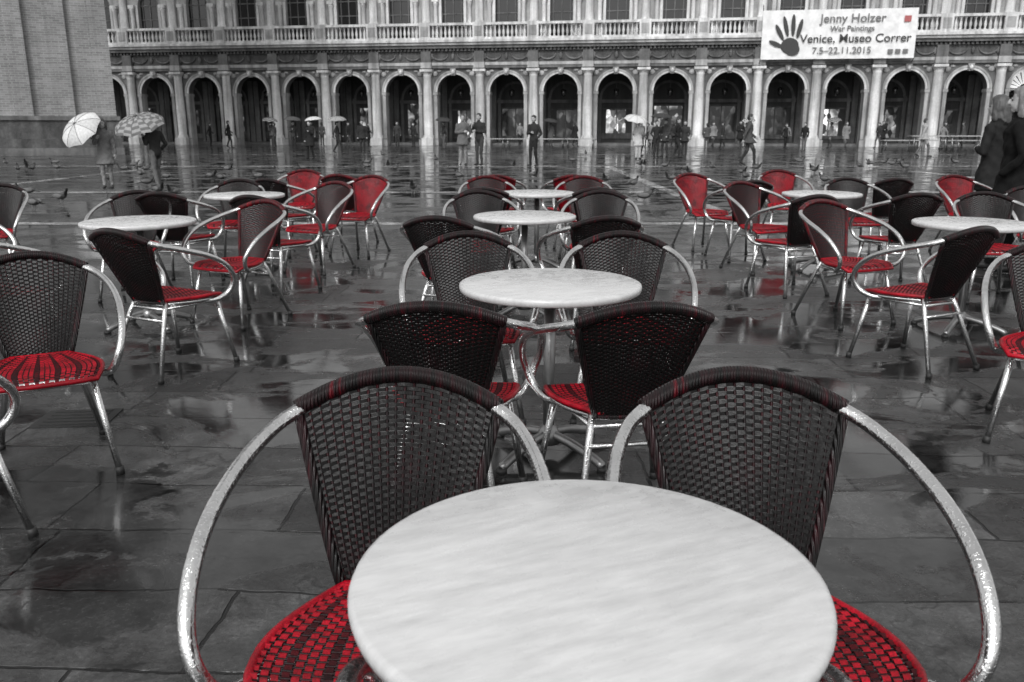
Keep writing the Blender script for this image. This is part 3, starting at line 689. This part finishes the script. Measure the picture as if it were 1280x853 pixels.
def umbrella(x,y,z,rad,tilt=(0,0),v1=.75,v2=.75,rz=0,shaft=.75):
    A=Acc(); nr=8; nj=7; sub=4
    ms=[gm('cloth',v1),gm('cloth',v2)]; mk=gm('shoe',.025)
    tot=nr*sub
    for j in range(nj+1):
        t=j/nj
        for k in range(tot):
            a=2*pi*k/tot; f=(k%sub)/sub; sag=math.sin(pi*f)
            r=rad*math.sin(t*1.35)/math.sin(1.35)*(1-.07*sag*t); zz=-.40*rad*(1-math.cos(t*1.5))*1.15
            zz-= -.045*sag*t*rad
            A.v.append((r*math.cos(a),r*math.sin(a),zz))
    for j in range(nj):
        for k in range(tot):
            k2=(k+1)%tot; A.face([j*tot+k,(j+1)*tot+k,(j+1)*tot+k2,j*tot+k2],ms[((k//(sub//2 if abs(v1-v2)>.1 else sub))+(j if abs(v1-v2)>.1 else 0))%2],True)
    for i in range(nr):
        a=2*pi*i/nr; A.tube([(rad*math.sin(t*1.35)/math.sin(1.35)*math.cos(a),rad*math.sin(t*1.35)/math.sin(1.35)*math.sin(a),-.40*rad*(1-math.cos(t*1.5))*1.15+.004) for t in [j/5 for j in range(6)]],.005,mk,4)
        A.tube([(0,0,-.35),(rad*.5*math.cos(a),rad*.5*math.sin(a),-.40*rad*(1-math.cos(.6))*1.15-.02)],.003,mk,4)
    A.tube([(0,0,.07),(0,0,0),(0,0,-shaft)],[.004,.008,.008],mk,6)
    A.tube(crom([(0,0,-shaft),(0,0,-shaft-.07),(.02,0,-shaft-.11),(.05,0,-shaft-.11),(.06,0,-shaft-.07)],3),.012,mk,6)
    o=obj('umbrella',A.mesh('umbrella'),(x,y,z),0); o.rotation_euler=(math.radians(tilt[0]),math.radians(tilt[1]),rz)
    return o

person('pedestrian',-9.18,19.4,160,1.52,.16,.22,.05,coat=.62,armL='down',armR='umb',longhair=True,bag=.10,vox=.014,near=True,stride=.12)
umbrella(-9.58,19.0,1.42,.50,(44,-26),.62,.52,shaft=.42)
person('pedestrian',-7.95,19.2,-60,1.52,.03,.12,.02,armL='umb',armR='pocket',vox=.014,near=True,stride=.18)
umbrella(-8.22,19.0,1.58,.56,(24,-6),.14,.30,shaft=.45)
person('pedestrian',-1.78,31.2,170,1.80,.12,.22,.06,armL='pocket',armR='cross',near=True,coat=.72)
person('pedestrian',-1.18,31.3,-150,1.83,.03,.05,.03,armL='cross',armR='phone',near=True,lean=.03)
person('pedestrian',.77,30.6,215,1.75,.03,.02,.02,armL='pocket',armR='cross',near=True,stride=.15)
person('pedestrian',8.5,31.0,100,1.80,.07,.03,.03,stride=.45,armL='swingf',armR='swingb',near=True,coat=.78)
person('pedestrian',-8.8,37.6,200,1.62,.02,.02,.02,stride=.2,armL='umb',coat=.6)
person('pedestrian',-9.2,45.5,90,1.65,.04,.03,.02,stride=.5,armL='swingf',armR='swingb')
umbrella(-9.1,45.2,1.92,.5,(5,0),.3,.3)
person('pedestrian',-7.8,45.0,170,1.72,.03,.03,.02,coat=.8)
person('pedestrian',-13.4,53,150,1.7,.05,.03,.02,armR='umb'); umbrella(-13.3,52.7,2.0,.55,(0,5),.08,.08)
person('pedestrian',-12.4,53.5,190,1.72,.1,.05,.02,armR='umb'); umbrella(-12.2,53.2,2.0,.55,(0,-6),.6,.6)
person('pedestrian',-11.0,58,100,1.7,.03,.06,.02,stride=.4)
person('pedestrian',-8.1,61,170,1.75,.05,.04,.02); person('pedestrian',-7.0,61.5,220,1.68,.03,.03,.03)
person('pedestrian',5.5,37.6,170,1.62,.5,.45,.05,coat=.62,armL='umb'); umbrella(5.35,37.3,1.86,.52,(15,8),.6,.6)
for i,(dx,dy,c,f) in enumerate(((6.65,39.8,.03,160),(7.15,40.3,.06,220),(7.6,39.7,.02,120),(8.1,40.5,.04,200),(6.2,41.5,.10,140))):
    person('pedestrian',dx,dy,f,1.66+.05*(i%3),c,.03+.02*(i%2),.03,stride=.15*(i%3),coat=.75 if i%2 else None,armL='swingf' if i%2 else 'down',armR='pocket')
umbrella(6.9,40.0,1.98,.5,(0,4),.05,.05)
rp=random.Random(11)
pts=[(13.6,58.5),(14.4,59),(15.3,58),(17.6,52),(21.2,57.5),(22.6,58.5),(24.6,58),(-17,62),(-19,58),(2.8,62.5),(4.6,63),(28.5,57),(11.6,62),(-22,63),(-14.5,66),(-5.2,66),(.6,65.5),(10,63.5),(16.5,61),(19.2,60.5),(25.7,60),(30.5,58.5),(-10.3,62),(31.5,54),(-4.4,56),(9.2,57),(12.4,55),(-15.8,57),(27.4,55),(18.2,57.5)]
for i,(dx,dy) in enumerate(pts):
    person('pedestrian',dx,dy,rp.uniform(0,360),rp.uniform(1.6,1.8),rp.choice([.02,.04,.08,.2]),rp.choice([.02,.05,.1]),.03,stride=rp.choice([0,.3,.45]),coat=rp.choice([None,.6,.8]),armL=rp.choice(['down','swingf','pocket']),armR=rp.choice(['down','swingb','cross']),vox=.024)
    if i in (4,9,18,24,27): umbrella(dx,dy-.3,1.98,.52,(6,rp.uniform(-8,8)),rp.choice([.05,.3,.6]),.05)
person('pedestrian',19.3,40.5,90,1.75,.35,.12,.05,stride=.5,armL='swingf',armR='swingb',coat=.8)
person('pedestrian',4.66,7.95,-60,1.68,.008,.008,.17,skin=.4,longhair=True,coat=.5,armL='pocket',armR='down',near=True,vox=.011,headyaw=5,stride=.2)
person('pedestrian',5.32,9.5,-40,1.66,.018,.02,.07,skin=.4,longhair=True,coat=.7,armL='cross',armR='pocket',near=True,vox=.012)

# ------------------------------------------------------------------ pigeons
def make_pigeon():
    A=Acc(); ml=gm('cloth',.07); md=gm('cloth',.02); mg=gm('cloth',.14)
    prof=[(-.11,.115,.012,.010),(-.09,.118,.032,.024),(-.04,.122,.052,.045),(.02,.13,.058,.055),(.07,.145,.048,.05),(.10,.168,.032,.034),(.115,.195,.023,.024),(.128,.222,.023,.022),(.145,.232,.012,.012)]
    seg=12
    for y,z,rx,rz in prof:
        for k in range(seg): a=2*pi*k/seg; A.v.append((rx*math.cos(a),y,z+rz*math.sin(a)))
    for i in range(len(prof)-1):
        for k in range(seg): k2=(k+1)%seg; A.face([i*seg+k,i*seg+k2,(i+1)*seg+k2,(i+1)*seg+k],md if i>4 else ml,True)
    A.face([k for k in range(seg)],md); A.face([(len(prof)-1)*seg+k for k in range(seg)],md)
    A.tube([(0,.148,.231),(0,.168,.224)],[.006,.001],gm('shoe',.025),6)
    b=len(A.v); A.v+=[(-.022,-.09,.12),(.022,-.09,.12),(.032,-.19,.10),(-.032,-.19,.10),(-.02,-.09,.112),(.02,-.09,.112),(.03,-.19,.095),(-.03,-.19,.095)]
    for q in ((0,1,2,3),(7,6,5,4),(0,3,7,4),(1,5,6,2),(3,2,6,7)): A.face([b+i for i in q],md)
    for s in (-1,1):
        A.ell((s*.047,-.02,.132),(.016,.095,.034),mg,8,6)
        A.tube([(s*.022,.015,.09),(s*.022,.005,.045),(s*.022,.01,.006)],.0045,gm('skin',.2),5)
        for t in (-.5,0,.5): A.tube([(s*.022,.01,.005),(s*.022+.02*math.sin(t),.01+.028*math.cos(t),.003)],.003,gm('skin',.2),4)
    return A.mesh('pigeon')
PG=make_pigeon()
PP=[(-18,30.5,40),(-17,30,200),(-16.4,30.8,100),(-7.9,14.0,70),(-8.9,14.3,250),(-12.6,28.6,300),(-13.5,22,10),(-11.8,26,120),(5.0,24.2,150),(12.6,27.5,80),(6.3,27,10),(8.9,25.2,200),(2.3,33,60),(-4.2,29,190),(-3,34,20),(11,33,270),(16,31,90),(-6,40,45),(3.6,42,0),(14.3,24,220),(-15,26,33),(-9.9,21,10),(-6.5,24,80),(-5.2,31,260),(3.9,21,120),(7.5,20.5,30),(-10.6,17.2,140),(4.4,29.5,200),(13.5,29.8,310),(-12.9,31.2,70)]
rq=random.Random(5)
for cx,cy,n,sp in ((-14,27,9,3.2),(-9.5,22.5,6,2.4),(6,26,7,3.5),(12,30,7,3),(-5,27,5,3),(1.5,22,4,2.5),(-10.5,15.2,3,1.5),(-3.5,18,6,2.2),(3,17,4,2),(-6.5,15,4,1.5),(8,17,4,2)):
    for _ in range(n): PP.append((cx+rq.gauss(0,sp*.6),cy+rq.gauss(0,sp*.6),rq.uniform(0,360)))
for x,y,r in PP: obj('pigeon',PG,(x,y,0),math.radians(r),None,1.2)

# ------------------------------------------------------------------ light, sky, camera
w=bpy.data.worlds.new('World'); scene.world=w; w.use_nodes=True; nt=w.node_tree
bg=nt.nodes['Background']; sky=nt.nodes.new('ShaderNodeTexSky'); sky.sky_type='NISHITA'; sky.sun_disc=False
EL=math.radians(40); RO=math.radians(195)
sky.sun_elevation=EL; sky.sun_rotation=RO; sky.dust_density=4
bw=nt.nodes.new('ShaderNodeRGBToBW'); nt.links.new(sky.outputs[0],bw.inputs[0])
ad=nt.nodes.new('ShaderNodeMath'); ad.operation='ADD'; ad.inputs[1].default_value=3.4   # even cloud layer over the sky model
nt.links.new(bw.outputs[0],ad.inputs[0]); nt.links.new(ad.outputs[0],bg.inputs['Color']); bg.inputs['Strength'].default_value=.12
su=bpy.data.lights.new('sun','SUN'); su.energy=1.5; su.angle=math.radians(18); su.color=(1,1,1)
so=bpy.data.objects.new('sun',su); COL.objects.link(so)
d=Vector((math.sin(RO)*math.cos(EL),math.cos(RO)*math.cos(EL),math.sin(EL)))
so.rotation_euler=d.to_track_quat('Z','Y').to_euler(); so.location=(0,0,30)
cam=bpy.data.cameras.new('camera'); co=bpy.data.objects.new('camera',cam); COL.objects.link(co)
cam.sensor_width=36; cam.lens=1050/1280*36; cam.clip_end=3000; cam.clip_start=.05
co.location=(0,0,1.33); co.rotation_euler=(math.radians(90-14.24),0,0)
cam.dof.use_dof=True; cam.dof.focus_distance=2.8; cam.dof.aperture_fstop=8
scene.camera=co
scene.view_settings.view_transform='Standard'; scene.view_settings.look='None'; scene.view_settings.exposure=0
